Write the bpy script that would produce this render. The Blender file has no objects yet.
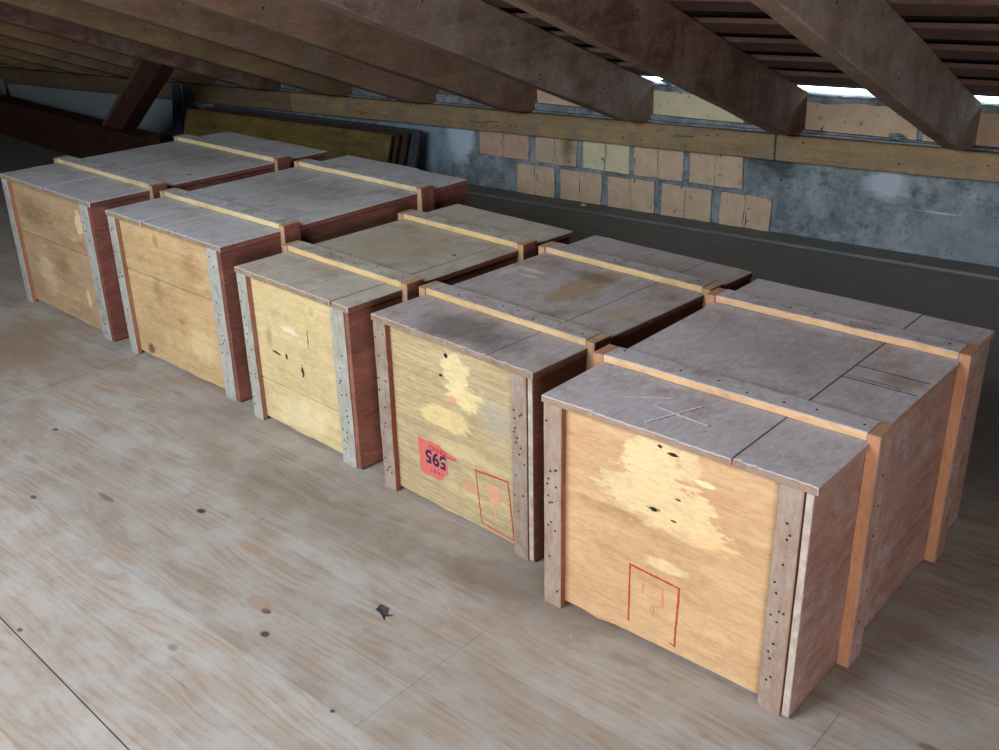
import bpy, bmesh, math, random
from mathutils import Vector, Matrix, noise
C = bpy.context.scene.collection
SC = bpy.context.scene
R = math.radians
random.seed(7)

# ------------------------------------------------------------------ camera
FPX, YAW, PIT, ROL = 1035.84, -0.72345, 0.422745, -0.023515
CX, CY, CZ = 1.45558, -1.80944, 1.72147
cam = bpy.data.cameras.new('camera'); cam.sensor_width = 36; cam.lens = FPX/999*36
cam.clip_start = .05; cam.clip_end = 100
co = bpy.data.objects.new('camera', cam); C.objects.link(co); SC.camera = co
fw = Vector((math.sin(YAW)*math.cos(PIT), math.cos(YAW)*math.cos(PIT), -math.sin(PIT)))
rt = Vector((math.cos(YAW), -math.sin(YAW), 0)); up = rt.cross(fw)
r2 = rt*math.cos(ROL) + up*math.sin(ROL); u2 = -rt*math.sin(ROL) + up*math.cos(ROL)
m = Matrix((r2, u2, -fw)).transposed().to_4x4(); m.translation = (CX, CY, CZ); co.matrix_world = m

# ------------------------------------------------------------------ world, lights, exposure
w = bpy.data.worlds.new('overcast_sky'); SC.world = w; w.use_nodes = True
bg = w.node_tree.nodes['Background']; bg.inputs[0].default_value = (.80, .90, 1, 1); bg.inputs[1].default_value = 4.0
def area(name, loc, target, sx, sy, power, col):
    l = bpy.data.lights.new(name, 'AREA'); l.shape = 'RECTANGLE'; l.size = sx; l.size_y = sy; l.energy = power; l.color = col
    o = bpy.data.objects.new(name, l); C.objects.link(o); o.location = loc
    o.rotation_euler = (Vector(target)-Vector(loc)).to_track_quat('-Z', 'Y').to_euler(); return o
area('added_key_light', (-1.1, -2.7, 2.42), (-1.2, 0.5, .1), 2.4, 1.3, 104, (.93, .97, 1))  # area lamp added under the roof as key light; no window built there
area('added_fill_light', (2.95, -2.5, 1.05), (-2.4, 1.6, 1.5), 1.6, 1.3, 80, (1, .88, .82))  # area lamp added on the right to fill rafters and crate sides; no window
SC.view_settings.view_transform = 'Standard'; SC.view_settings.look = 'None'
SC.view_settings.exposure = 0.86; SC.view_settings.gamma = 1; SC.view_settings.use_curve_mapping = False

# ------------------------------------------------------------------ helpers
def srgb(c):
    if isinstance(c, str): c = [int(c[i:i+2], 16)/255 for i in (0, 2, 4)]
    return tuple((x/12.92 if x <= .04045 else ((x+.055)/1.055)**2.4) for x in c[:3]) + (1,)

class NT:
    def __init__(s, name, rough=.85, spec=.2):
        s.m = bpy.data.materials.new(name); s.m.use_nodes = True; s.t = s.m.node_tree
        s.b = s.t.nodes['Principled BSDF']; s.b.inputs['Roughness'].default_value = rough
        s.b.inputs['Specular IOR Level'].default_value = spec
        tc = s.t.nodes.new('ShaderNodeTexCoord'); s.obj = tc.outputs['Object']
        s.rnd = None
    def n(s, t, **k):
        x = s.t.nodes.new(t)
        for a, b in k.items(): setattr(x, a, b)
        return x
    def put(s, sock, v):
        if hasattr(v, 'is_linked') or isinstance(v, bpy.types.NodeSocket): s.t.links.new(v, sock)
        else:
            if isinstance(v, (tuple, list)) and sock.type == 'RGBA' and len(v) == 3: v = (*v, 1)
            sock.default_value = v
    def math(s, op, a, b=0., c=None, clamp=False):
        x = s.n('ShaderNodeMath', operation=op, use_clamp=clamp); s.put(x.inputs[0], a); s.put(x.inputs[1], b)
        if c is not None: s.put(x.inputs[2], c)
        return x.outputs[0]
    def vec(s, op, a, b):
        x = s.n('ShaderNodeVectorMath', operation=op); s.put(x.inputs[0], a); s.put(x.inputs[1], b)
        return x.outputs['Value'] if op in ('LENGTH', 'DOT_PRODUCT', 'DISTANCE') else x.outputs[0]
    def noise(s, v, scale, detail=3., rough=.55, color=False):
        x = s.n('ShaderNodeTexNoise'); s.put(x.inputs['Vector'], v); x.inputs['Scale'].default_value = scale
        x.inputs['Detail'].default_value = detail; x.inputs['Roughness'].default_value = rough
        return x.outputs['Color' if color else 0]
    def mr(s, v, a, b, c=0., d=1.):
        x = s.n('ShaderNodeMapRange'); x.clamp = True; s.put(x.inputs[0], v)
        for i, q in enumerate((a, b, c, d)): x.inputs[i+1].default_value = q
        return x.outputs[0]
    def mix(s, f, a, b, mode='MIX'):
        x = s.n('ShaderNodeMix', data_type='RGBA', blend_type=mode)
        s.put(x.inputs[0], f); s.put(x.inputs[6], a); s.put(x.inputs[7], b); return x.outputs[2]
    def offset(s):                                   # every object gets its own piece of the pattern
        oi = s.n('ShaderNodeObjectInfo'); 
        return s.vec('ADD', s.obj, s.vec('MULTIPLY', (17.3, 9.1, 23.7), s.comb(oi.outputs['Random'])))
    def comb(s, f):
        x = s.n('ShaderNodeCombineXYZ')
        for i in range(3): s.t.links.new(f, x.inputs[i])
        return x.outputs[0]
    def sep(s, v):
        x = s.n('ShaderNodeSeparateXYZ'); s.put(x.inputs[0], v); return x.outputs
    def spot(s, col, c, r, colour, strength=1., edge=.35, wob=.5, wscale=25., axes=(1, 0, 1)):
        """a stain with its own shape: centre c, radii r (0 = axis ignored)"""
        inv = tuple((0 if q == 0 else 1/q) for q in r)
        d = s.vec('MULTIPLY', s.vec('SUBTRACT', s.obj, c), inv)
        l = s.vec('LENGTH', d, (0, 0, 0))
        n1 = s.noise(s.vec('MULTIPLY', s.obj, (.55, .55, 1.25)), wscale*.5, 6, .72); n2 = s.noise(s.vec('MULTIPLY', s.obj, (.35, .35, 1.8)), wscale*1.6, 3, .6)
        nz = s.math('MULTIPLY', s.math('SUBTRACT', s.math('ADD', s.math('MULTIPLY', n1, .65), s.math('MULTIPLY', n2, .35)), .5), wob*5.2)
        f = s.mr(s.math('ADD', l, nz), 1-edge, 1+edge*.3, strength, 0)
        return s.mix(f, col, colour)
    def bump(s, h, strength=.3, dist=.004):
        x = s.n('ShaderNodeBump'); x.inputs['Strength'].default_value = strength; x.inputs['Distance'].default_value = dist
        s.put(x.inputs['Height'], h); s.t.links.new(x.outputs[0], s.b.inputs['Normal'])
    def done(s, col): s.put(s.b.inputs['Base Color'], col); return s.m

def wood(name, light, dark, axis=0, across=38., weather=None, wamt=.5, spots=(), specks=.0, fine=.5, lines=0., own=True, wscale=5., bumpy=.35, grime=0.):
    """sawn wood, grain along axis; weather = colour of the dust or ageing lying on it"""
    k = NT(name); v = k.offset() if own else k.obj
    sc = [across]*3; sc[axis] = across*.07
    g = k.vec('MULTIPLY', v, tuple(sc))
    dis = k.noise(k.vec('MULTIPLY', v, tuple(q*.12 for q in sc)), 1., 2, .5, True)
    g2 = k.vec('ADD', g, k.vec('MULTIPLY', k.vec('SUBTRACT', dis, (.5, .5, .5)), (5, 5, 5)))
    n1 = k.noise(g2, 1., 5, .65)
    big = k.noise(v, 3.2, 3)
    f = k.mr(k.math('ADD', k.math('MULTIPLY', n1, fine), k.math('MULTIPLY', big, 1-fine)), .32, .68)
    col = k.mix(f, srgb(dark), srgb(light))
    if lines:
        wv = k.n('ShaderNodeTexWave', wave_type='BANDS', bands_direction='XYZ'[(axis+2) % 3 if axis != 1 else 0])
        k.put(wv.inputs['Vector'], k.vec('ADD', v, k.vec('MULTIPLY', k.vec('SUBTRACT', k.noise(v, 2.2, 2, .5, True), (.5,)*3), (.09,)*3)))
        wv.inputs['Scale'].default_value = 22; wv.inputs['Distortion'].default_value = 2.5; wv.inputs['Detail'].default_value = 3
        col = k.mix(k.mr(wv.outputs['Fac'], .55, .95, 0, lines), col, srgb(dark))
    st = [1., 1., 1.]; st[axis] = .3
    if grime:
        gv = k.vec('MULTIPLY', v, tuple(st))
        col = k.mix(k.mr(k.noise(gv, 13, 7, .72), .50, .70, 0, grime), col, k.mix(.5, srgb(dark), srgb('5c4a3c')))
        col = k.mix(k.mr(k.noise(k.vec('ADD', gv, (3, 7, 1)), 24, 6, .75), .56, .68, 0, grime*.8), col, tuple(min(1, q*1.22) for q in srgb(light)[:3]))
    if weather:
        wn = k.noise(k.vec('MULTIPLY', v, (1, 1, 1)), wscale, 7, .72)
        col = k.mix(k.mr(wn, .62-wamt*.45, .78-wamt*.35, 0, .93), col, k.mix(k.noise(v, 55, 4, .7), tuple(q*.72 for q in srgb(weather)[:3]), tuple(min(1, q*1.22) for q in srgb(weather)[:3])))
        col = k.mix(k.mr(k.noise(k.vec('MULTIPLY', v, tuple(q*1.6 for q in st)), 7, 6, .7), .5, .68, 0, .42), col, tuple(q*.70 for q in srgb(weather)[:3]))
    if specks:
        sp = k.noise(v, 60, 2, .5); col = k.mix(k.mr(sp, .74, .78, 0, specks), col, srgb('2a2320'))
    for s_ in spots:
        col = k.spot(col, *s_[:3], **s_[3]) if len(s_) > 3 else k.spot(col, *s_)
    fs = [95.]*3; fs[axis] = 22.
    fine_n = k.noise(k.vec('MULTIPLY', v, tuple(fs)), 1., 4, .7)
    col = k.mix(k.mr(fine_n, .40, .52, .22, 0), col, k.mix(.55, col, srgb('2e2621')))
    col = k.mix(k.mr(fine_n, .56, .68, 0, .18), col, k.mix(.5, col, srgb('d8d2c8')))
    dirt = k.noise(k.vec('ADD', v, (11, 4, 8)), 9, 8, .8)
    col = k.mix(k.mr(dirt, .53, .64, 0, .30), col, k.mix(.5, col, srgb('3a302a')))
    k.bump(k.math('ADD', n1, k.math('MULTIPLY', fine_n, .5)), bumpy); return k.done(col)

def plain(name, c, rough=.9, var=.15, scale=30):
    k = NT(name, rough); f = k.noise(k.offset(), scale, 4, .6); a = srgb(c)
    return k.done(k.mix(f, tuple(q*(1-var) for q in a[:3]), tuple(min(1, q*(1+var)) for q in a[:3])))

def jit(bm, amp, seed=0, verts=None):
    for v in (verts if verts is not None else bm.verts):
        p = v.co*7 + Vector((seed*3.7, seed*1.3, seed*5.1)); n = noise.noise_vector(p) + .6*noise.noise_vector(p*4.3)
        v.co += n*amp

def board(bm, lo, hi, mats=(0,)*6, seg=0., axis=None, amp=.0, bevel=.002, chip=None, seed=0, taper=None):
    """a sawn board; mats = material slots for -x +x -y +y -z +z; seg cuts it so that jitter makes the edges ragged"""
    b = bmesh.new(); lo = Vector(lo); hi = Vector(hi)
    bmesh.ops.create_cube(b, size=1)
    for v in b.verts: v.co = Vector((lo[i] + (v.co[i]+.5)*(hi[i]-lo[i]) for i in range(3)))
    b.normal_update()
    for f in b.faces:
        n = f.normal; i = max(range(3), key=lambda q: abs(n[q])); f.material_index = mats[i*2 + (1 if n[i] > 0 else 0)]
    if seg:
        for a in (range(3) if axis is None else (axis if isinstance(axis, (tuple, list)) else (axis,))):
            L = hi[a]-lo[a]; n = int(L/seg)
            for i in range(1, n):
                nv = Vector((0, 0, 0)); nv[a] = 1; pc = Vector(lo); pc[a] = lo[a]+L*i/n
                bmesh.ops.bisect_plane(b, geom=b.verts[:]+b.edges[:]+b.faces[:], plane_co=pc, plane_no=nv)
    if bevel:
        es = [e for e in b.edges if len(e.link_faces) == 2 and e.link_faces[0].normal.dot(e.link_faces[1].normal) < .5]
        bmesh.ops.bevel(b, geom=es, offset=bevel, segments=1, affect='EDGES', profile=.5)
    if amp: jit(b, amp, seed)
    if chip:                                          # bite pieces out of one edge: (axis, side, depth)
        a, sd, dp = chip; ed = hi[a] if sd > 0 else lo[a]; rn = random.Random(seed)
        for v in b.verts:
            if abs(v.co[a]-ed) < .006:
                q = noise.noise(Vector((v.co.x*38+seed*9, v.co.y*24, 0)))
                q2 = noise.noise(Vector((v.co.x*70+seed*9, v.co.y*70, 3)))
                top = 1. if v.co.z > (lo.z+hi.z)/2 else .35
                v.co[a] -= sd*dp*max(0, q*1.2+q2*.6)*top; v.co.z -= dp*.25*max(0, q)*top
    me = bpy.data.meshes.new('t'); b.to_mesh(me); b.free(); bm.from_mesh(me); bpy.data.meshes.remove(me)

def nails(bm, pts, axis, sgn, slot, r=.0032):
    for i, p in enumerate(pts):
        p = Vector(p); vs = []
        a, b2 = [q for q in range(3) if q != axis]
        for t in range(7):
            d = Vector((0, 0, 0)); d[a] = math.cos(t*math.tau/7)*r*(.8+.4*random.random()); d[b2] = math.sin(t*math.tau/7)*r*(.8+.4*random.random()); vs.append(p+d)
        top = Vector((0, 0, 0)); top[axis] = sgn*.0012
        a1 = [bm.verts.new(v) for v in vs]; a2 = [bm.verts.new(p+(v-p)*.8+top) for v in vs]
        f = bm.faces.new(a2); f.material_index = slot
        for t in range(7):
            f = bm.faces.new((a1[t], a1[(t+1) % 7], a2[(t+1) % 7], a2[t])); f.material_index = slot

def obj(name, bm, mats, parent=None, M=None, recalc=True):
    if recalc: bmesh.ops.recalc_face_normals(bm, faces=bm.faces[:])
    me = bpy.data.meshes.new(name); bm.to_mesh(me); bm.free()
    for q in (mats if isinstance(mats, (list, tuple)) else [mats]): me.materials.append(q)
    o = bpy.data.objects.new(name, me); C.objects.link(o)
    if parent: o.parent = parent
    if M is not None: o.matrix_world = M
    return o
def tag(o, label=None, cat=None, group=None, kind=None):
    if label: o['label'] = label
    if cat: o['category'] = cat
    if group: o['group'] = group
    if kind: o['kind'] = kind
    return o
def empty(name, loc, rz=0, M=None):
    o = bpy.data.objects.new(name, None); C.objects.link(o); o.empty_display_size = .1
    o.location = loc; o.rotation_euler = (0, 0, rz)
    if M is not None: o.matrix_world = M
    return o
def NB(): return bmesh.new()
def prism(bm, poly, off, depth, plane='xz', slot=0):
    """thin slab from a 2-D outline lying in a plane"""
    def P(a, b, d): return {'xz': (a, d, b), 'xy': (a, b, d), 'yz': (d, a, b)}[plane]
    v1 = [bm.verts.new(P(a, b, off)) for a, b in poly]; v2 = [bm.verts.new(P(a, b, off+depth)) for a, b in poly]
    n = len(poly)
    for f in [bm.faces.new(v1), bm.faces.new(v2)] + [bm.faces.new((v1[i], v1[(i+1) % n], v2[(i+1) % n], v2[i])) for i in range(n)]:
        f.material_index = slot
LAY = [0]
def stroke(bm, pts, w, off, depth, plane='xz', slot=0, rough=.0):
    for i in range(len(pts)-1):
        LAY[0] = (LAY[0]+1) % 5; off_ = off-LAY[0]*.00007     # no two overlapping strokes in one plane
        a, b = Vector(pts[i]), Vector(pts[i+1]); L = (b-a).length; n = max(1, int(L/.006)) if rough else 1
        d = (b-a).normalized(); nrm = Vector((-d.y, d.x)); a = a-d*w*.45; b = b+d*w*.45
        le, ri = [], []
        for k in range(n+1):
            p = a.lerp(b, k/n); le.append(p+nrm*w*.5*(1+rough*random.uniform(-1, 1))); ri.append(p-nrm*w*.5*(1+rough*random.uniform(-1, 1)))
        prism(bm, [tuple(q) for q in le]+[tuple(q) for q in reversed(ri)], off_, depth, plane, slot)

# frames: the eaves wall runs 5 degrees off the crates; the roof timbers sag slightly towards the far end
WALL = Matrix.Translation((0, 3.59, 0)) @ Matrix.Rotation(R(5), 4, 'Z')
ROOF = WALL @ Matrix.Rotation(-.016, 4, 'Y')
SL = .352

# ------------------------------------------------------------------ structure
def floor_mat():
    k = NT('dusty_floorboards', .8, .25); v = k.obj; x, y, z = k.sep(v)
    ps = k.math('DIVIDE', k.math('ADD', y, 1.005), .179)
    pid = k.math('FLOOR', ps); fr = k.math('FRACT', ps)
    wn = k.n('ShaderNodeTexWhiteNoise', noise_dimensions='1D'); k.put(wn.inputs['W'], pid)
    cx = k.n('ShaderNodeCombineXYZ'); k.put(cx.inputs[0], x); k.put(cx.inputs[1], y); k.put(cx.inputs[2], k.math('MULTIPLY', pid, 3.3)); vv = cx.outputs[0]
    wob = k.vec('MULTIPLY', k.vec('SUBTRACT', k.noise(k.vec('MULTIPLY', vv, (1.1, 4.5, 1)), 1., 3, .5, True), (.5,)*3), (1.1, 1.1, 0))
    g = k.noise(k.vec('ADD', k.vec('MULTIPLY', vv, (1.6, 42, 1)), k.vec('MULTIPLY', wob, (4, 12, 0))), 1., 5, .62)
    rings = k.n('ShaderNodeTexWave', wave_type='BANDS', bands_direction='Y')
    k.put(rings.inputs['Vector'], k.vec('ADD', k.vec('MULTIPLY', vv, (.10, 1, 1)), k.vec('MULTIPLY', wob, (.10, .13, 0)))); rings.inputs['Scale'].default_value = 13; rings.inputs['Distortion'].default_value = 1.2
    big = k.noise(v, 1.5, 5, .6); mid = k.noise(k.vec('MULTIPLY', v, (1, 1.8, 1)), 5.5, 5, .65)
    col = k.mix(k.mr(g, .22, .80), srgb('847a72'), srgb('aca49c'))
    col = k.mix(k.mr(rings.outputs['Fac'], .66, .98, 0, .42), col, srgb('8d7360'))
    col = k.mix(k.mr(mid, .42, .62, 0, .7), col, srgb('a7a9a9'))
    col = k.mix(k.mr(big, .50, .66, 0, .5), col, srgb('92877b'))
    col = k.mix(k.mr(wn.outputs[0], 0, 1, 0, .16), col, srgb('6d5f52'))
    # worn brown ground near the far crate, where things once stood
    col = k.spot(col, (-3.0, -.05, 0), (.50, .26, 1), srgb('85725f'), .7, .6, .7, 4.)
    col = k.spot(col, (-.05, .02, 0), (.42, .14, 1), srgb('6d5c4c'), .55, .5, .5, 6.)  # this and the next: darker brown patches before the nearer crates
    col = k.spot(col, (-.9, -.05, 0), (.55, .18, 1), srgb('6f6656'), .45, .6, .5, 5.)
    for cx_, cy_, rx, ry, cc, st in [(-1.135, -.322, .022, .013, '39302f', .95), (-.478, -.574, .016, .012, '3b3030', .9), (-.555, -.511, .017, .011, '453838', .85), (-.6, -.5, .05, .028, '8b735d', .5),
                                (-.62, -.76, .02, .013, '7d6a66', .7), (-1.64, -.62, .018, .01, '40362f', .8), (-1.45, -.47, .05, .012, '6b5748', .7), (-.12, -.65, .008, .006, '2c2624', .9), (-1.0, -.98, .012, .008, '4a3a36', .8), (-.25, -1.02, .01, .007, '3b312f', .8),
                                (-.85, -.35, .07, .02, '96785f', .5), (-1.9, -.5, .05, .014, '8f735c', .6), (-1.1, -.62, .08, .016, '967a64', .5), (.55, -.35, .02, .012, '54443c', .6), (1.0, .12, .03, .014, '55433b', .6), (-2.05, -.33, .016, .01, '3b3330', .8)]:
        col = k.spot(col, (cx_, cy_, 0), (rx, ry, 1), srgb(cc), st, .35, .18, 30.)
    sp = k.noise(v, 42, 2, .5); col = k.mix(k.mr(sp, .755, .79, 0, .8), col, srgb('3a322e'))
    sp = k.noise(k.vec('ADD', v, (5, 5, 5)), 50, 2, .5); col = k.mix(k.mr(sp, .75, .79, 0, .6), col, srgb('d8d6d0'))
    e = k.math('MINIMUM', fr, k.math('SUBTRACT', 1, fr))
    # every second joint has closed up with dirt; one near the camera is open
    seam = k.mr(e, .004, .014, .24, 0)
    col = k.mix(seam, col, srgb('5b5048'))
    open_ = k.mr(k.math('ABSOLUTE', k.math('ADD', y, k.math('ADD', 1.005, k.math('MULTIPLY', k.math('ADD', x, .8), .055)))), .0008, .0028, .95, 0)
    col = k.mix(open_, col, srgb('201b18'))
    for xb, y0, y1, st in [(-2.44, -.45, .4, .55), (-.04, -.66, -.2, .22), (-1.25, -.3, 0, .15), (.8, -.3, .1, .4)]:
        f = k.math('MULTIPLY', k.mr(k.math('ABSOLUTE', k.math('SUBTRACT', x, xb)), .001, .0035, st, 0), k.math('MULTIPLY', k.math('GREATER_THAN', y, y0), k.math('LESS_THAN', y, y1)))
        col = k.mix(f, col, srgb('4a4038'))
    # grey boards under the eaves, shade behind the crates painted into their colour
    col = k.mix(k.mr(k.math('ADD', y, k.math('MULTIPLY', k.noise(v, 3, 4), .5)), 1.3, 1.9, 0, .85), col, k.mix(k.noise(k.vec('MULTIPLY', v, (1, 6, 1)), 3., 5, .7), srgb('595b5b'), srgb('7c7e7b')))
    k.bump(k.math('ADD', k.math('MULTIPLY', g, .6), k.math('MULTIPLY', e, -1.0)), .25, .004)
    return k.done(col)
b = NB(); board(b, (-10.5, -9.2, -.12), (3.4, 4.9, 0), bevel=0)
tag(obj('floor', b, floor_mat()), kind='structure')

MORTAR = (lambda: 0)
def plaster(name, a, bcol, patches=()):
    k = NT(name, .95, .1); v = k.obj
    n1 = k.noise(v, 6, 7, .7); n2 = k.noise(v, 28, 5, .7)
    col = k.mix(k.mr(n1, .38, .62), srgb(a), srgb(bcol))
    col = k.mix(k.mr(n2, .57, .70, 0, .6), col, srgb('3c4144')); col = k.mix(k.mr(k.noise(v, 17, 5, .7), .66, .76, 0, .55), col, srgb('a9b2b8'))
    col = k.mix(k.mr(k.noise(k.vec('ADD', v, (2, 0, 5)), 11, 8, .78), .50, .62, 0, .6), col, srgb('41484c'))
    for p in patches: col = k.spot(col, *p[:3], **p[3])
    sp = k.noise(v, 33, 2, .5); col = k.mix(k.mr(sp, .72, .75, 0, .85), col, srgb('1d1f20'))
    k.bump(k.math('ADD', n1, k.math('MULTIPLY', n2, .6)), .7, .02)
    return k.done(col)
pl = plaster('grey_render', '6c7a84', '97a4ad', [
    ((-.53, 0, .37), (.12, 0, .11), srgb('b4c2d4'), dict(strength=.9, edge=.45, wob=.5, wscale=14.)),
    ((-3.36, 0, .34), (.12, 0, .16), srgb('c0d2e8'), dict(strength=.95, edge=.3, wob=.4, wscale=7.)),
    ((-3.75, 0, .30), (.30, 0, .25), srgb('8aa4ba'), dict(strength=.7, edge=.5, wob=.4, wscale=7.)),
    ((-.1, 0, .12), (.35, 0, .16), srgb('7d8c9a'), dict(strength=.6, edge=.7, wob=.6, wscale=7.)),
    ((-1.15, 0, .40), (.14, 0, .08), srgb('33383a'), dict(strength=.8, edge=.5, wob=.5, wscale=16.)),
    ((-.25, 0, .25), (.12, 0, .006), srgb('b9c2c6'), dict(strength=.8, edge=.5, wob=.5, wscale=20.)),
    ((-7.5, 0, .3), (2.2, 0, .5), srgb('9aa8b0'), dict(strength=.9, edge=.3, wob=.3, wscale=3.))])
def brickm(name, c, d, spots=()):
    k = NT(name, .9, .1); v = k.offset(); n1 = k.noise(k.vec('MULTIPLY', v, (1, 1, 1)), 10, 6, .68)
    col = k.mix(k.mr(n1, .35, .65), srgb(c), srgb(d)); sp = k.noise(k.vec('MULTIPLY', v, (2.2, 1, 1)), 19, 3, .6)
    col = k.mix(k.mr(sp, .66, .70, 0, .8), col, srgb('33291f'))
    col = k.mix(k.mr(k.noise(v, 14, 5, .7), .62, .74, 0, .55), col, srgb('9a9a94'))
    for p in spots: col = k.spot(col, *p[:3], **p[3])
    k.bump(n1, .4, .008); return k.done(col)
B0 = brickm('pink_clay', 'b4978a', 'c4a898'); B1 = brickm('tan_clay', 'bda78f', 'cdb9a2'); B2 = brickm('pale_clay', 'c6c2a2', 'd4d0b4')
B3 = brickm('stained_clay', 'b4a48e', 'bfb29c', [((-2.51, 0, .37), (.06, 0, .16), srgb('5d5c3c'), dict(strength=.75, edge=.7, wob=.4, wscale=12.))])
b = NB()
board(b, (-10.6, .0, 0), (3.6, .26, .60), bevel=0)                       # rendered brick wall under the plate
def brick(x0, x1, z0, z1, slot, s=.0, seed=0, groove=.5, amp=.007):
    xm = x0+(x1-x0)*groove
    for a, c in ((x0, xm-.0035), (xm+.0035, x1)):
        board(b, (a, s-.012, z0), (c, s+.02, z1), (slot,)*6, .035, (0, 2), amp, .004, seed=seed+a)
    board(b, (xm-.006, s-.0095, z0+.003), (xm+.006, s+.01, z1-.003), (slot,)*6, bevel=0)
# upper row, just under the plate
for x0, x1, sl_ in [(-3.20, -2.80, 1), (-2.755, -2.44, 4), (-2.40, -2.065, 3), (-2.035, -1.705, 2), (-1.675, -1.335, 2)]:
    brick(x0, x1, .232, .47, sl_, seed=x0)
# lower row
for x0, x1, sl_ in [(-2.90, -2.60, 2), (-2.565, -2.255, 2), (-2.215, -1.885, 2), (-1.845, -1.515, 2), (-1.465, -1.15, 2)]:
    brick(x0, x1, .012, .212, sl_, seed=x0*2)
wall_back = tag(obj('wall_back', b, [pl, B0, B1, B2, B3], M=WALL), kind='structure')
# upper courses standing behind the wall plate, between the rafters, topped with mortar
b = NB()
board(b, (-10.6, .05, .585), (3.6, .22, .775), bevel=0, mats=(0,)*6)
rr = [(-2.93, -2.27, 1), (-1.99, -1.36, 3), (-1.02, -.42, 1), (-.40, -.25, 1), (-.14, .45, 1), (-3.6, -3.05, 0), (-4.35, -3.85, 0), (-5.0, -4.6, 3), (.48, 1.2, 2)]
for i, (x0, x1, sl_) in enumerate(rr): board(b, (x0, .032, .60), (x1, .08, .770), (sl_,)*6, .05, (0, 2), .005, .004, seed=i)
for i in range(46):                                                        # uneven mortar along the top
    x = -10+i*.3; board(b, (x-.16, .03, .755), (x+.16, .20, .80), (0,)*6, .05, 0, .010, .008, seed=i)
tag(obj('wall_upper_back', b, [pl, B1, B1, B2, B3], M=ROOF), kind='structure'); bpy.data.objects['wall_upper_back'].name = 'trim_1'
# mortar bed on top of the plate
b = NB(); board(b, (-10.6, -.03, .594), (3.6, .06, .604), (0,)*6, .12, 0, .004, .002)
tag(obj('trim_2', b, pl, M=ROOF), kind='structure')
# board laid at the foot of the wall
dk = wood('grimy_board', '7a7c7a', '62645f', 0, 20, '74787a', .5)
b = NB(); board(b, (-10.4, -.17, 0), (3.3, -.002, .018), (0,)*6, .3, 0, .0015, .003)
tag(obj('baseboard_back', b, dk, M=WALL), kind='structure')
wl = plaster('dull_render', '6d6a66', '85807a')
b = NB(); board(b, (-10.7, -9.2, 0), (-10.4, 2.6, 4.2), bevel=0); tag(obj('wall_left', b, wl), kind='structure')
b = NB(); board(b, (3.2, -9.2, 0), (3.5, 3.75, 4.2), bevel=0); tag(obj('wall_right', b, wl), kind='structure')
b = NB(); board(b, (-10.7, -9.4, 0), (3.5, -9.1, 2.4), bevel=0); tag(obj('wall_front', b, wl), kind='structure')
# roof covering: lapped rows of tiles seen from below
tile = NT('tile_underside', .95, .1)
tn = tile.noise(tile.obj, 9, 6, .7)
tilem = (tile.bump(tn, .6, .02), tile.done(tile.mix(tn, srgb('1d1815'), srgb('4a3f39'))))[1]
RIDGE = 6.6
b = NB()
def slab(P0, P1, th, x0=-10.7, x1=3.6):
    (s0, z0), (s1, z1) = P0, P1
    vs = [b.verts.new((x, -s, z)) for x in (x0, x1) for s, z in ((s0, z0), (s1, z1), (s1, z1+th), (s0, z0+th))]
    for f in ((0, 1, 2, 3), (7, 6, 5, 4), (0, 4, 5, 1), (1, 5, 6, 2), (2, 6, 7, 3), (3, 7, 4, 0)): b.faces.new([vs[i] for i in f])
n = 21
for i in range(n):
    s0 = -.10+i*(RIDGE+.1)/n; s1 = s0+(RIDGE+.1)/n+.04
    slab((s0, .868+SL*s0), (s1, .868+SL*s1+.015), .025)
zr = .868+SL*RIDGE
slab((RIDGE-.05, zr+.0), (13.2, .868), .06)
tag(obj('ceiling', b, tilem, M=ROOF), kind='structure')

# ------------------------------------------------------------------ roof timbers
NAIL = plain('rusty_nail', '2e2622', .7)
plate_m = wood('plate_timber', 'a89470', '8a7556', 0, 20, '847c70', .32, specks=.6, wscale=7., grime=.45)
plate_m2 = wood('plate_timber_dull', '8a7459', '6b5742', 0, 20, '756c60', .35, specks=.5, wscale=7., grime=.4)
def plate(x0, x1, mat, label, seed):
    b = NB(); board(b, (x0, -.075, .455), (x1, .06, .594), (0,)*6, .2, 0, .0035, .006, seed=seed)
    rn = random.Random(seed)
    nails(b, [(rn.uniform(x0+.1, x1-.1), -.077, rn.uniform(.48, .58)) for _ in range(int((x1-x0)*5))], 1, -1, 1, .005)
    for _ in range(int((x1-x0)*1.5)):                                       # drying cracks
        x = rn.uniform(x0+.1, x1-.3); z = rn.uniform(.48, .58); stroke(b, [(x, z), (x+rn.uniform(.04, .14), z+rn.uniform(-.012, .012))], .003, -.0785, .003, 'xz', 1, .5)
    return tag(obj('wall_plate', b, [mat, NAIL], M=ROOF), label, 'beam', 'wall plates along the eaves')
plate(-1.125, 3.2, plate_m, 'yellow-brown horizontal wall plate on the right, above the bare grey render', 3)
plate(-4.9, -1.132, plate_m, 'yellow-brown horizontal wall plate resting above the exposed clay blocks', 4)
plate(-10.3, -4.91, plate_m2, 'dull brown horizontal wall plate at the far left, behind the leaning boards', 5)

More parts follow.
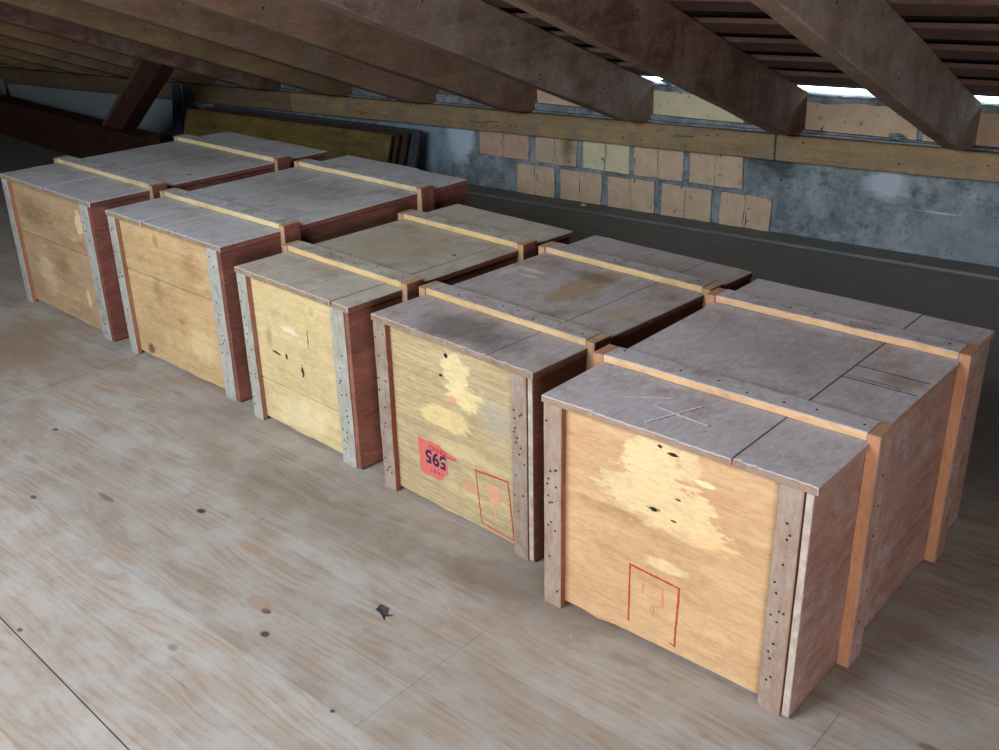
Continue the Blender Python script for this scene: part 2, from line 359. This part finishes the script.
rafs = [wood('rafter_timber_grey', '9a887c', '65544b', 1, 20, '9d958f', .42, specks=.4, wscale=3., grime=.4),
        wood('rafter_timber_dark', '84655a', '4f3832', 1, 18, '85776e', .30, specks=.4, wscale=3., lines=.6, grime=.45),
        wood('rafter_timber_brown', '9a7d68', '6b5242', 1, 18, '85796e', .3, specks=.4, wscale=3., grime=.45),
        wood('rafter_timber_ochre', '96805f', '6c573f', 1, 18, '776a58', .3, specks=.4, wscale=3., grime=.45)]
edge_m = wood('rafter_underside', '978272', '6f5c4e', 1, 20, '8b7a68', .3, specks=.4)
RP = [(-.14, .085, 0), (-1.01, .078, 1), (-1.93, .09, 0), (-2.75, .09, 2), (-3.55, .09, 2), (-4.32, .09, 3), (-5.06, .11, 1), (-5.80, .09, 3), (-6.54, .09, 2), (-7.25, .09, 3), (-8.0, .09, 3), (-8.75, .09, 3), (-9.5, .09, 3)]
ordn = ['broad grey-brown rafter at the top right, nearest the camera', 'dark reddish rafter with round knots, left of the broad grey-brown one',
        'grey-brown rafter whose foot is lit by the thin daylight gap at the eaves', 'brown rafter landing on the plate above the plain grey-blue render',
        'brown rafter whose foot lands just above the right ends of the leaning boards', 'ochre rafter landing on the plate above the middle of the leaning boards',
        'ochre rafter landing above the left part of the leaning yellow-brown boards', 'dim ochre rafter ending over the left end of the leaning boards',
        'dark brown rafter carried by the slanting dark strut', 'dim rafter just beyond the slanting strut', 'dim rafter high over the dark tie beam on the left',
        'second dim rafter beyond the slanting strut, towards the left gable', 'last dim rafter against the far left gable']
for i, ((x, wd, mi), lab) in enumerate(zip(RP, ordn)):
    b = NB(); s0, s1 = -.14, RIDGE
    board(b, (x-wd, -s1, 0), (x, -s0, .28), (0, 0, 0, 0, 1, 0), .2, 1, .004, .007, seed=i*3+1)
    for v in b.verts: v.co.z += .545+SL*(-v.co.y)
    # level seat cut over the plate
    for v in b.verts:
        if -v.co.y < .13 and v.co.z < .605: v.co.z = .601
    rn = random.Random(i+40)
    nl = [(x+.0005, -q, .545+SL*q+rn.uniform(.05, .23)) for q in [rn.uniform(.2, 4.5) for _ in range(9)]]
    nails(b, nl, 0, 1, 2, .006)
    tag(obj('rafter', b, [rafs[mi], edge_m, NAIL], M=ROOF), lab, 'rafter', 'roof rafters')
bat = wood('roof_batten_timber', '7a5a50', '523c36', 0, 22, '6b6059', .35, grime=.4)
bl = ['nearest the eaves, right above the strip of daylight', 'second above the strip of daylight', 'third above the strip of daylight', 'fourth above the strip of daylight', 'fifth above the daylight strip', 'sixth above the daylight strip', 'seventh above the daylight strip', 'eighth above the daylight strip, over the crates']
for i in range(8):
    s = .27+.315*i; b = NB(); board(b, (-10.3, -(s+.085), 0), (3.1, -(s-.065), .022), (0,)*6, .35, 0, .003, .002, seed=i)
    for v in b.verts: v.co.z += .826+SL*(-v.co.y)
    tag(obj('roof_batten', b, bat, M=ROOF), 'dark reddish roof batten under the tiles, '+bl[i], 'roof batten', 'roof battens')

# ------------------------------------------------------------------ crates
GREY = '97969b'
def crate_mats(i):
    P = {
     5: dict(panel=('ceb088', 'b5916c'), lid='b9b4ba', lidw=('a08a80', '86706a'), edge=('d8ba92', 'bf9a72'), side=('9f8277', '7c5c54'), fb=('a8968a', '8d7567'), fe=('946450', '744c3e')),
     4: dict(panel=('bfb08a', '9c8c6c'), lid='aaa3a4', lidw=('94816e', '6c5c50'), edge=('cdb488', 'b0925f'), side=('8a5e52', '684339'), fb=('97877a', '7c6a5e'), fe=('8c5040', '6c3c30')),
     3: dict(panel=('cfc095', 'bda97c'), lid='b5b0a6', lidw=('9c8d77', '7b6c5a'), edge=('d6be8e', 'b99c68'), side=('966254', '6c443a'), fb=('a7a99f', '8f8a7c'), fe=('92665a', '744e40')),
     2: dict(panel=('cbb288', 'ae9068'), lid='b6b8bd', lidw=('968c84', '766a62'), edge=('d6c79a', 'bfa676'), side=('8c5a4e', '663f37'), fb=('a9aaa4', '918a80'), fe=('9a7058', '7c5646')),
     1: dict(panel=('b8a180', '9a7e60'), lid='aeb1b6', lidw=('968c84', '766a62'), edge=('d2c69c', 'bda878'), side=('845248', '5c3832'), fb=('a3aaa8', '8b8a84'), fe=('a0715a', '845846'))}[i]
    K = lambda c, r, q, **k: (c, r, srgb(q), k)
    sp = {
     5: [K((.31, 0, .53), (.075, 0, .085), 'd9c59a', strength=.95, edge=.12, wob=.55, wscale=30.), K((.33, 0, .43), (.17, 0, .068), 'd7c296', strength=.92, edge=.12, wob=.7, wscale=26.),
         K((.40, 0, .375), (.13, 0, .03), 'ddc394', strength=.7, edge=.3, wob=.8, wscale=26.), K((.41, 0, .56), (.03, 0, .05), 'dcc8a0', strength=.6, edge=.2, wob=.3, wscale=40.), K((.453, 0, .520), (.028, 0, .008), 'e0cda6', strength=.95, edge=.2, wob=.5, wscale=40.),
         K((.23, 0, .36), (.14, 0, .02), '9a7858', strength=.55, edge=.6, wob=.9, wscale=24.), K((.36, 0, .26), (.06, 0, .018), 'dac69c', strength=.8, edge=.3, wob=.6, wscale=30.),
         K((.365, 0, .567), (.016, 0, .007), '24221f', strength=1, edge=.2, wob=.8, wscale=90.), K((.330, 0, .577), (.009, 0, .005), '24221f', strength=1, edge=.2, wob=.8, wscale=90.),
         K((.318, 0, .405), (.017, 0, .006), '20211c', strength=1, edge=.2, wob=.8, wscale=90.), K((.375, 0, .392), (.012, 0, .004), '2c2a22', strength=1, edge=.2, wob=.8, wscale=90.), K((.385, 0, .455), (.008, 0, .003), '20211c', strength=1, edge=.2, wob=.6, wscale=90.),
         K((.18, 0, .12), (.12, 0, .1), 'c4a27c', strength=.5, edge=.8, wob=.5, wscale=12.)],
     4: [K((.335, 0, .49), (.055, 0, .08), 'd0c296', strength=.95, edge=.15, wob=.6, wscale=30.), K((.37, 0, .43), (.07, 0, .045), 'd5c594', strength=.9, edge=.15, wob=.6, wscale=30.), K((.285, 0, .335), (.12, 0, .038), 'cfbd88', strength=.95, edge=.1, wob=.35, wscale=26.),
         K((.32, 0, .405), (.022, 0, .018), 'c98a78', strength=.7, edge=.3, wob=.5, wscale=50.), K((.50, 0, .40), (.07, 0, .08), '9da09a', strength=.5, edge=.8, wob=.4, wscale=12.), K((.30, 0, .545), (.008, 0, .008), '1d1a17', strength=1, edge=.2, wob=.4, wscale=60.),
         K((.275, 0, .475), (.008, 0, .004), '2a2620', strength=1, edge=.2, wob=.6, wscale=60.), K((.38, 0, .14), (.03, 0, .022), 'c98470', strength=.5, edge=.4, wob=.8, wscale=60.), K((.38, 0, .24), (.16, 0, .03), 'cbbd90', strength=.5, edge=.6, wob=.7, wscale=20.)],
     3: [K((.40, 0, .512), (.016, 0, .020), '8f8476', strength=.85, edge=.25, wob=.15, wscale=30.), K((.40, 0, .512), (.028, 0, .034), 'd8c48e', strength=.4, edge=.4, wob=.15, wscale=30.), K((.165, 0, .30), (.035, 0, .007), '2b241c', strength=1, edge=.3, wob=.9, wscale=60.),
         K((.225, 0, .30), (.006, 0, .012), '2b241c', strength=1, edge=.3, wob=.9, wscale=60.), K((.315, 0, .275), (.008, 0, .024), '2b241c', strength=1, edge=.3, wob=.9, wscale=60.), K((.365, 0, .40), (.004, 0, .03), '4a3b2c', strength=.9, edge=.3, wob=.5, wscale=60.),
         K((.22, 0, .565), (.03, 0, .004), '3a3024', strength=.9, edge=.3, wob=.5, wscale=60.), K((.26, 0, .41), (.05, 0, .013), 'e2dcc4', strength=.7, edge=.5, wob=.6, wscale=40.), K((.13, 0, .35), (.02, 0, .05), '8f7558', strength=.5, edge=.6, wob=.8, wscale=30.), K((.28, 0, .09), (.2, 0, .07), 'dccfa8', strength=.6, edge=.4, wob=.7, wscale=14.)],
     2: [K((.32, 0, .555), (.022, 0, .032), '7d6a4c', strength=.85, edge=.5, wob=.3, wscale=30.), K((.32, 0, .545), (.05, 0, .07), 'c9ad72', strength=.4, edge=.5, wob=.3, wscale=20.), K((.56, 0, .50), (.07, 0, .08), '8e6a48', strength=.55, edge=.8, wob=.7, wscale=16.), K((.28, 0, .34), (.035, 0, .07), '86694a', strength=.5, edge=.7, wob=.6, wscale=22.),
         K((.43, 0, .24), (.03, 0, .012), 'ad6c44', strength=.6, edge=.5, wob=.6, wscale=40.), K((.15, 0, .04), (.03, 0, .03), '4a3a2c', strength=.8, edge=.5, wob=.7, wscale=40.), K((.56, 0, .16), (.1, 0, .08), 'dac69a', strength=.5, edge=.6, wob=.6, wscale=16.)],
     1: [K((.25, 0, .48), (.15, 0, .06), '7f6248', strength=.6, edge=.7, wob=.7, wscale=14.), K((.68, 0, .50), (.03, 0, .06), 'd8c496', strength=.8, edge=.2, wob=.6, wscale=30.), K((.25, 0, .22), (.1, 0, .12), 'd2c0a0', strength=.5, edge=.5, wob=.8, wscale=14.), K((.64, 0, .15), (.02, 0, .05), 'e0ceaa', strength=.6, edge=.3, wob=.5, wscale=20.), K((.45, 0, .28), (.1, 0, .05), '7d5f45', strength=.5, edge=.7, wob=.8, wscale=14.)]}[i]
    sp_top = {
     5: [K((.62, .57, 0), (.10, .006, 0), '5e4a46', strength=.7, edge=.6, wob=.3, wscale=30.), K((.62, .605, 0), (.09, .014, 0), 'aaa2a0', strength=.6, edge=.5, wob=.6, wscale=30.), K((.66, .62, 0), (.06, .05, 0), '8c7468', strength=.6, edge=.5, wob=.6, wscale=20.), K((.38, .6, 0), (.3, .15, 0), '857871', strength=.5, edge=.9, wob=.6, wscale=8.)],
     4: [K((.33, .09, 0), (.2, .10, 0), '5d5653', strength=.7, edge=.5, wob=.5, wscale=12.), K((.33, .58, 0), (.07, .20, 0), '9b876c', strength=.85, edge=.2, wob=.5, wscale=16.), K((.58, .5, 0), (.06, .10, 0), 'a39684', strength=.8, edge=.2, wob=.9, wscale=28.), K((.10, .62, 0), (.08, .012, 0), 'c2bda8', strength=.9, edge=.3, wob=1., wscale=40.), K((.13, .57, 0), (.05, .01, 0), 'c2bda8', strength=.9, edge=.3, wob=1., wscale=40.), K((.04, .56, 0), (.012, .06, 0), 'b8b4a4', strength=.8, edge=.3, wob=1., wscale=40.), K((.07, 1.078, 0), (.03, .008, 0), 'd8c8a0', strength=1, edge=.2, wob=.3, wscale=40.), K((.61, 1.078, 0), (.03, .008, 0), 'd8c8a0', strength=1, edge=.2, wob=.3, wscale=40.), K((.5, .9, 0), (.3, .12, 0), '8b7e74', strength=.6, edge=.6, wob=.6, wscale=10.), K((.3, .70, 0), (.09, .05, 0), '6b5d55', strength=.6, edge=.6, wob=.6, wscale=12.)],
     3: [K((.3, .5, 0), (.3, .3, 0), '9c8f78', strength=.6, edge=.7, wob=.6, wscale=6.), K((.50, .59, 0), (.012, .012, 0), '2a2420', strength=1, edge=.3, wob=.7, wscale=60.), K((.46, .57, 0), (.06, .02, 0), 'b0a48c', strength=.8, edge=.3, wob=.7, wscale=40.), K((.2, .1, 0), (.03, .012, 0), 'b9b5b0', strength=.7, edge=.5, wob=.5, wscale=40.), K((.36, .1, 0), (.03, .012, 0), 'b9b5b0', strength=.7, edge=.5, wob=.5, wscale=40.)],
     2: [K((.3, .58, 0), (.05, .02, 0), 'b4b5b0', strength=.7, edge=.5, wob=.8, wscale=30.), K((.35, .7, 0), (.3, .2, 0), '858079', strength=.5, edge=.8, wob=.6, wscale=8.)],
     1: [K((.36, .62, 0), (.025, .10, 0), 'a3a09c', strength=.6, edge=.2, wob=.1, wscale=30.), K((.75, .55, 0), (.008, .015, 0), '1d1a18', strength=1, edge=.2, wob=.3, wscale=40.), K((.4, .8, 0), (.3, .3, 0), '807d79', strength=.5, edge=.8, wob=.6, wscale=8.)]}[i]
    nm = 'crate_%s_' % 'zabcde'[i]
    return dict(
      panel=wood(nm+'panel', *P['panel'], 0, 26 if i != 4 else 60, None, 0, sp, specks=.25, fine=.62 if i != 4 else .8, own=False, lines={4: .5, 1: .3, 2: .3}.get(i, .12), bumpy=.3, grime={5: .34, 4: .45, 3: .34, 2: .45, 1: .6}[i]),
      lid=wood(nm+'lid', *P['lidw'], 1, 26, P['lid'], .80, sp_top, specks=.25, own=False, wscale=4.),
      lidrim=wood(nm+'lid_rim', 'b3937a' if i == 5 else '9a8468', '7c6450', 0, 40, '8d8680', .4, own=False, wscale=22.),
      lidside=wood(nm+'lid_side', *P['side'], 1, 40, None),
      top=wood(nm+'batten_top', *P['lidw'], 0, 30, P['lid'], .72, specks=.4, wscale=12.),
      edge=wood(nm+'batten_edge', *P['edge'], 0, 30, '8d8076', .05, wscale=20.),
      fb=wood(nm+'corner_batten', *P['fb'], 2, 34, 'aab0ae' if i < 4 else '9b9288', .45, specks=.6, wscale=14., grime=.6),
      fe=wood(nm+'corner_batten_edge', *P['fe'], 2, 34, None),
      side=wood(nm+'side', *P['side'], 1, 24, 'a3969c' if i == 5 else None, .26, specks=.4, wscale=6., grime=.6),
      sidefb=wood(nm+'side_batten', *P['side'], 2, 30, 'a39892' if i == 5 else None, .3, specks=.3),
      sidefe=wood(nm+'side_batten_edge', 'bf906e' if i == 5 else 'b89a78', 'a0745a' if i == 5 else '957458', 2, 30, None),
      rough=wood(nm+'board_end', 'b1a49a', '8f8078', 2, 50, 'b9b4ae', .5, wscale=30.))

red = plain('red_stencil_ink', 'a8463c', .9, .12); pink = plain('faded_stencil_ink', 'c9856a', .9, .10); pinky = plain('faded_glass_ink', 'c4947c', .9, .12)
paper = plain('red_label_paper', 'c4665f', .85, .10, 60); ink = plain('blue_black_ink', '25284a', .8, .1); inkr = plain('dark_red_ink', '8a2f3c', .8, .1); chalk = plain('chalk', 'cdc9d2', .95, .1)
TH = .022
def text(s, size, x, z, y, rot, mat, parent, bold=0., name='lettering'):
    cu = bpy.data.curves.new('t', 'FONT'); cu.body = s; cu.size = size; cu.offset = bold; cu.extrude = .0003; cu.align_x = 'CENTER'; cu.align_y = 'CENTER'
    to = bpy.data.objects.new('t', cu); C.objects.link(to)
    bpy.context.view_layer.update()
    me = bpy.data.meshes.new_from_object(to.evaluated_get(bpy.context.evaluated_depsgraph_get()))
    bpy.data.objects.remove(to)
    me.transform(Matrix.Translation((x, y, z)) @ Matrix.Rotation(rot, 4, 'Y') @ Matrix.Rotation(R(90), 4, 'X'))
    me.materials.clear(); me.materials.append(mat)
    o = bpy.data.objects.new(name, me); C.objects.link(o); o.parent = parent; return o

CR = {5: (0, 0, 0, .7188, 1.1083, .6233, .2286, .7491), 4: (-.7893, .1515, -.0522, .6584, 1.0892, .6073, .2046, .7288), 3: (-1.5524, .201, -.05, .6266, 1.0886, .5924, .2083, .7241),
      2: (-2.5014, .2559, -.0258, .8105, 1.299, .631, .2078, .7573), 1: (-3.5094, .2908, -.0314, .855, 1.2654, .6353, .2233, .7483)}
LAB = {5: 'large wooden crate nearest the camera, tan front with a red stencilled frame and peeled paper', 4: 'wooden crate with the torn red number label and red wine-glass stencil on its streaky front',
       3: 'smallest crate, pale yellow front with black scrapes, left of the red-labelled crate', 2: 'wooden crate with a big knot in its two-board front, second from the far left',
       1: 'brownish wooden crate at the far left end of the row, beside the dark tie beam'}
SEAMS = {5: [.525], 4: [.49], 3: [.54], 2: [.27, .50], 1: [.43]}
FSEAM = {5: [], 4: [], 3: [.175], 2: [.385], 1: [.367]}
for i in (5, 4, 3, 2, 1):
    x, y, a, W, D, H, f1, f2 = CR[i]; M = crate_mats(i); rn = random.Random(i*11)
    t = tag(empty('wooden_crate', (x, y, 0), a), LAB[i], 'crate', 'wooden transport crates in a row')
    LT = .021; top = H-LT
    # base and boards
    b = NB(); board(b, (.022, .03, .012), (W-.022, D-.03, .034)); obj('base_board', b, M['side'], t)
    # front panel
    b = NB(); zs = [.013]+FSEAM[i]+[top-.002]
    for j in range(len(zs)-1):
        board(b, (.004, TH, zs[j]+.0020), (W-.022, TH+.02, zs[j+1]-.0020), (0,)*6, .05, 0, .0, .0012, seed=j+i)
    for v in b.verts:
        if v.co.z < .016: v.co.z += .012*noise.noise(Vector((v.co.x*9+i*7, 0, 0)))
    fp = obj('front_panel', b, M['panel'], t)
    b = NB(); board(b, (.004, D-TH-.02, .013), (W-.004, D-TH, top-.002)); obj('back_panel', b, M['side'], t)
    # side panels, right one's rough board ends show at the front corner
    for sx in (0, 1):
        b = NB(); xa = W-.020 if sx else .0
        zz = [.006, .20+.02*rn.random(), .41+.02*rn.random(), top-.001] if i < 4 else [.006, top-.001]; nb = len(zz)-1
        for j in range(nb):
            board(b, (xa+rn.uniform(0, .0015), (.002 if sx else .024), zz[j]+.0003), (xa+.020, D-.004, zz[j+1]-.0003), (0, 0, (1 if i > 3 else 0), 0, 0, 0), .09, (1, 2), .0010, .0015, seed=i*5+j+sx)
        obj('side_panel', b, [M['side'], M['rough']], t)
    # lid of boards running front to back
    b = NB(); xs = [-.006]+SEAMS[i]+[W+.009]
    for j in range(len(xs)-1):
        board(b, (xs[j]+.0015, -.003+rn.uniform(-.004, .003)*(j > 0), top), (xs[j+1]-.0015, D+rn.uniform(-.012, .008), H-rn.uniform(0, .002)), (2, 2, 1, 1, 2, 0), .010, 0, .0010, .0022, chip=(1, -1, .012 if i != 1 else .007), seed=i*7+j)
    if i == 5:
        for p in ((.525, .555, .704), (.525, .632, .700)): pass
    obj('lid', b, [M['lid'], M['lidrim'], M['lidside']], t)
    # upright battens at the corners
    for (xa, xb) in ((0, .056), (W-{5: .080, 4: .078}.get(i, .094), W-.023)):
        b = NB(); board(b, (xa, 0, .0), (xb, TH, top-.001), (1, 1, 0, 0, 0, 0), .035, 2, .0010, .002, seed=i+xa)
        xm = (xa+xb)/2
        nails(b, [(xm+rn.uniform(-.02, .02), -.0005, z) for z in [rn.uniform(.03, top-.03) for k in range(15)]], 1, -1, 2)
        obj('corner_batten', b, [M['fb'], M['fe'], NAIL], t)
        b = NB(); board(b, (xa, D-TH, .0), (xb, D, top-.001), (1, 1, 0, 0, 0, 0), .035, 2, .0010, .002, seed=i+xa)
        obj('corner_batten', b, [M['fb'], M['fe']], t)
    # girdle battens: two across the lid, their ends meeting two on each side
    for f in (f1, f2):
        yy = D*f; bw = .072
        b = NB(); board(b, (.0005, yy, H), (W-.0005, yy+bw, H+.022), (1, 1, 1, 1, 0, 0), .04, 0, .0012, .002, seed=i*2+f)
        nails(b, [(.04+k*(W-.08)/7+rn.uniform(-.02, .02), yy+rn.uniform(.018, .055), H+.0222) for k in range(8)], 2, 1, 2)
        obj('lid_batten', b, [M['top'], M['edge'], NAIL], t)
        for sx in (0, 1):
            xa, xb = (W+.0, W+.032) if sx else (-.032, 0)
            b = NB(); board(b, (xa, yy-.001, .004), (xb, yy+bw+.001, H+.0205), (0, 0, 1, 1, 1, 1), .05, 2, .0010, .002, seed=i*3+f+sx)
            if sx: nails(b, [(xb+.0003, yy+rn.uniform(.02, .05), .05+k*.08) for k in range(7)], 0, 1, 2)
            obj('side_batten', b, [M['sidefb'], M['sidefe'], NAIL], t)
    yp = TH-.0008
    if i == 5:
        b = NB(); q = [(.2585, .221), (.402, .212), (.398, .037)]
        stroke(b, q, .0056, yp, .0009, rough=.35); stroke(b, [(.259, .219), (.2595, .051)],   .0048, yp, .0009, rough=.4); stroke(b, [(.385, .040), (.398, .037)], .003, yp, .0009)
        s_ = obj('stencil_frame', b, red, t); s_['label'] = 'red stencilled frame'
        b = NB(); stroke(b, [(.302, .194), (.356, .188), (.359, .134), (.333, .128), (.331, .10)], .0045, yp, .0009, rough=.4)
        stroke(b, [(.301, .190), (.299, .152)], .0022, yp, .0009, rough=.5); stroke(b, [(.325, .128), (.324, .108)], .002, yp, .0009, rough=.5)
        obj('stencil_glass', b, pink, s_)
        b = NB()
        for p, q_ in (((.283, .03), (.343, .180)), ((.253, .114), (.406, .101)), ((.17, .113), (.262, .175))): stroke(b, [p, q_], .0045, H+.0006, .0006, 'xy', rough=.7)
        obj('chalk_mark', b, chalk, t)['label'] = 'chalk cross'
        # two short repair boards let into the lid
        b = NB(); stroke(b, [(.528, .552), (.718, .552)], .003, H+.0002, .0006, 'xy', rough=.4); stroke(b, [(.528, .640), (.718, .640)], .0025, H+.0002, .0006, 'xy', rough=.4)
        obj('repair_joint', b, NAIL, t)
    if i == 4:
        b = NB(); q = [(.408, .206), (.541, .217)]; stroke(b, q, .0062, yp, .0009, rough=.25)
        stroke(b, [(.409, .204), (.428, .033)], .0035, yp, .0009, rough=.4); stroke(b, [(.541, .216), (.562, .026)], .0045, yp, .0009, rough=.35); stroke(b, [(.428, .033), (.562, .026)], .0036, yp, .0009, rough=.3)
        s_ = obj('stencil_frame', b, red, t); s_['label'] = 'red stencilled frame round a wine glass'
        b = NB(); prism(b, [(.454, .180), (.503, .184), (.508, .150), (.503, .130), (.489, .118), (.484, .116), (.467, .122), (.457, .138)], yp, .0009)
        stroke(b, [(.486, .118), (.489, .102), (.485, .092), (.489, .074)], .006, yp, .0009, rough=.4); stroke(b, [(.466, .062), (.478, .066), (.492, .074)], .005, yp, .0009, rough=.4)
        obj('stencil_glass', b, pinky, s_)
        b = NB(); prism(b, [(.155, .230), (.20, .231), (.205, .236), (.256, .232), (.262, .226), (.33, .214), (.318, .202), (.288, .200), (.281, .186), (.290, .168), (.284, .155), (.291, .145), (.272, .135), (.258, .116), (.243, .107), (.215, .112), (.185, .108), (.160, .113), (.158, .15), (.1615, .165), (.157, .18)], yp, .0008)
        lb = obj('shipping_label', b, paper, t); lb['label'] = 'torn red paper label, stuck on upside down'
        text('595', .064, .234, .180, yp-.0003, R(180), ink, lb, .0016)
        text('ONVO', .026, .243, .213, yp-.0003, R(180), inkr, lb, 0)
        text('1 X X 1', .017, .236, .134, yp-.0003, R(180), ink, lb, 0)
        b = NB(); stroke(b, [(.258, .210), (.29, .204), (.325, .206)], .0025, yp-.0006, .0008, rough=.5); obj('pen_stroke', b, inkr, lb)
        b = NB(); prism(b, [(.256, .176), (.268, .182), (.285, .180), (.281, .188), (.266, .189), (.257, .184)], yp-.0008, .0008); obj('label_tear', b, M['panel'], lb)

# ------------------------------------------------------------------ things along the wall and to the left
yel = wood('varnished_panel', '85733f', '5f5230', 0, 14, '3f3a26', .18, specks=.15, wscale=6.)
dke = wood('dark_panel', '4c3a30', '33261f', 0, 14, None)
blu = wood('blue_grey_panel', '424c5c', '2f3742', 0, 14, None)
tagp = ['front yellow-brown board leaning against the eaves wall', 'dark board directly behind the front yellow-brown one', 'dark board third in the leaning stack', 'thin blue-grey board at the back of the leaning stack']
for j, (xr, mm, hgt) in enumerate([(-3.72, yel, .365), (-3.70, dke, .37), (-3.665, dke, .372), (-3.60, blu, .385)]):
    b = NB(); board(b, (-5.84+j*.04, -.014, 0), (xr, .012, hgt), (1, 1, 0, 0, 1, 1), .2, 0, .002, .002, seed=j)
    M_ = WALL @ Matrix.Translation((0, -.405+j*.052, .009)) @ Matrix.Rotation(R(-20), 4, 'X')
    tag(obj('wide_board', b, [mm, dke], M=M_), tagp[j], 'board', 'wide boards leaning in a stack')
pale = wood('pale_plank', '8b8a80', '6c6a62', 0, 18, '7d8084', .4)
t = empty('plank', (0, 0, 0), M=WALL @ Matrix.Translation((0, -.03, 0)))
b = NB(); board(b, (-5.85, -.02, .38), (-3.98, .0, .43), (0,)*6, .2, 0, .002, .002); o = obj('rail', b, pale, t)
tag(t, 'pale grey rail fixed to the wall above the leaning boards', 'rail')
t.name = 'wall_rail'
for xx in (-5.55, -4.22):
    b = NB(); board(b, (xx-.03, -.035, .385), (xx+.03, -.018, .435), bevel=.003); obj('bracket', b, dke, t)
dark_t = wood('old_dark_timber', '4b2c24', '331d19', 0, 18, '443630', .2)
dark_v = wood('old_dark_post', '4b2c24', '331d19', 2, 18, '443630', .2)
b = NB(); board(b, (-10.2, -.09, 0), (-5.35, .09, .30), (0,)*6, .3, 0, .004, .008)
tag(obj('tie_beam', b, dark_t, M=Matrix.Translation((0, 2.28, 0)) @ Matrix.Translation((-7, 0, 0)) @ Matrix.Rotation(R(-4), 4, 'Z') @ Matrix.Translation((7, 0, 0))), 'heavy dark red-brown beam lying along the floor left of the crates', 'beam')
t = empty('roof_strut', (-5.80, 2.21, .302))
tag(t, 'dark slanting strut rising from the tie beam to the rafters', 'strut')
def slant(bm, x0, wd, y0, y1, lean, z0, z1, slot=0):
    board(bm, (x0, y0, z0), (x0+wd, y1, z1), (slot,)*6, .1, 2, .002, .005)
b = NB(); board(b, (-.10, -.07, 0), (.13, .07, .52), (0,)*6, .2, 2, .002, .006)
for v in b.verts: v.co.x += v.co.z*1.30
obj('post', b, dark_v, t)
b = NB(); board(b, (-.19, -.05, 0), (-.135, .05, .52), (0,)*6, .2, 2, .002, .004)
for v in b.verts: v.co.x += v.co.z*1.30
obj('side_plank', b, wood('strut_side', '6a5448', '4a3a32', 2, 18, None), t)
for j, (xx, lb) in enumerate([(-6.16, 'dark blue-grey plank leaning on the wall, left one of two beside the wide boards'), (-6.02, 'dark blue-grey plank leaning on the wall, right one touching the wide boards')]):
    b = NB(); board(b, (-.045, -.015, .0), (.045, .015, .50), (0,)*6, .1, 2, .002, .003)
    for v in b.verts: v.co.x -= (v.co.z-.0)*.16
    tag(obj('leaning_plank', b, blu, M=WALL @ Matrix.Translation((xx+.02, -.20, .004)) @ Matrix.Rotation(R(-15), 4, 'X')), lb, 'plank', 'dark planks leaning by the strut')
b = NB(); board(b, (-.05, -.02, 0), (.05, .02, .36), (0,)*6, .1, 2, .002, .003)
for v in b.verts: v.co.x -= v.co.z*.3
tag(obj('prop', b, pale, M=WALL @ Matrix.Translation((-8.75, -.15, .004)) @ Matrix.Rotation(R(-8), 4, 'X')), 'short pale prop leaning on the far left wall above the tie beam', 'prop')

# ------------------------------------------------------------------ small things
def lump(name, loc, r, mat, label, cat, M=None, sx=1, sy=1, sz=.6, group=None):
    b = NB(); bmesh.ops.create_icosphere(b, subdivisions=3, radius=r)
    for v in b.verts:
        n_ = noise.noise(v.co*(1.6/r)+Vector(loc)*9); v.co *= 1+.45*n_; v.co.x *= sx; v.co.y *= sy; v.co.z *= sz
    zm = min(v.co.z for v in b.verts)
    for v in b.verts: v.co.z -= zm
    o = obj(name, b, mat); o.matrix_world = (M or Matrix()) @ Matrix.Translation(loc); return tag(o, label, cat, group)
lump('mortar_lump', (-.51, -.005, .604), .026, pl, 'grey mortar lump on the plate beside the broad rafter', 'mortar', ROOF, 1.6)
lump('mortar_lump', (-1.84, .05, .80), .028, pl, 'mortar lump on top of the pale block at the daylight gap', 'mortar', ROOF, 1.7)
lump('mortar_crumb', (-2.33, -.10, .018), .014, plain('crumb', 'b9b2a4'), 'pale mortar crumb on the board at the foot of the wall', 'crumb', WALL, 1.6)
leafm = plain('dry_leaf', '3b3d42', .8, .3)
b = NB(); outl = [(0, 0), (.02, .010), (.045, .006), (.06, .018), (.050, -.002), (.066, -.010), (.040, -.012), (.022, -.020), (.012, -.008)]
v0 = [b.verts.new((x_, y_, .004+.006*math.sin(x_*90+y_*60))) for x_, y_ in outl]; v1 = [b.verts.new((v.co.x, v.co.y, v.co.z+.0012)) for v in v0]
b.faces.new(v0); b.faces.new(v1); n = len(outl)
for j in range(n): b.faces.new((v0[j], v0[(j+1) % n], v1[(j+1) % n], v1[j]))
zm = min(v.co.z for v in b.verts)
for v in b.verts: v.co.z -= zm
o = obj('dead_leaf', b, leafm); o.location = (-.33, -.30, .0002); o.rotation_euler = (0, 0, R(-25)); tag(o, 'small crumpled dark leaf on the open floor in front of the crates', 'leaf')
chip = wood('splinter_wood', 'd0c09c', 'b09a70', 0, 50, None)
for loc, rz, lb in [((.0, 0, 0), 0, '')][:0]: pass
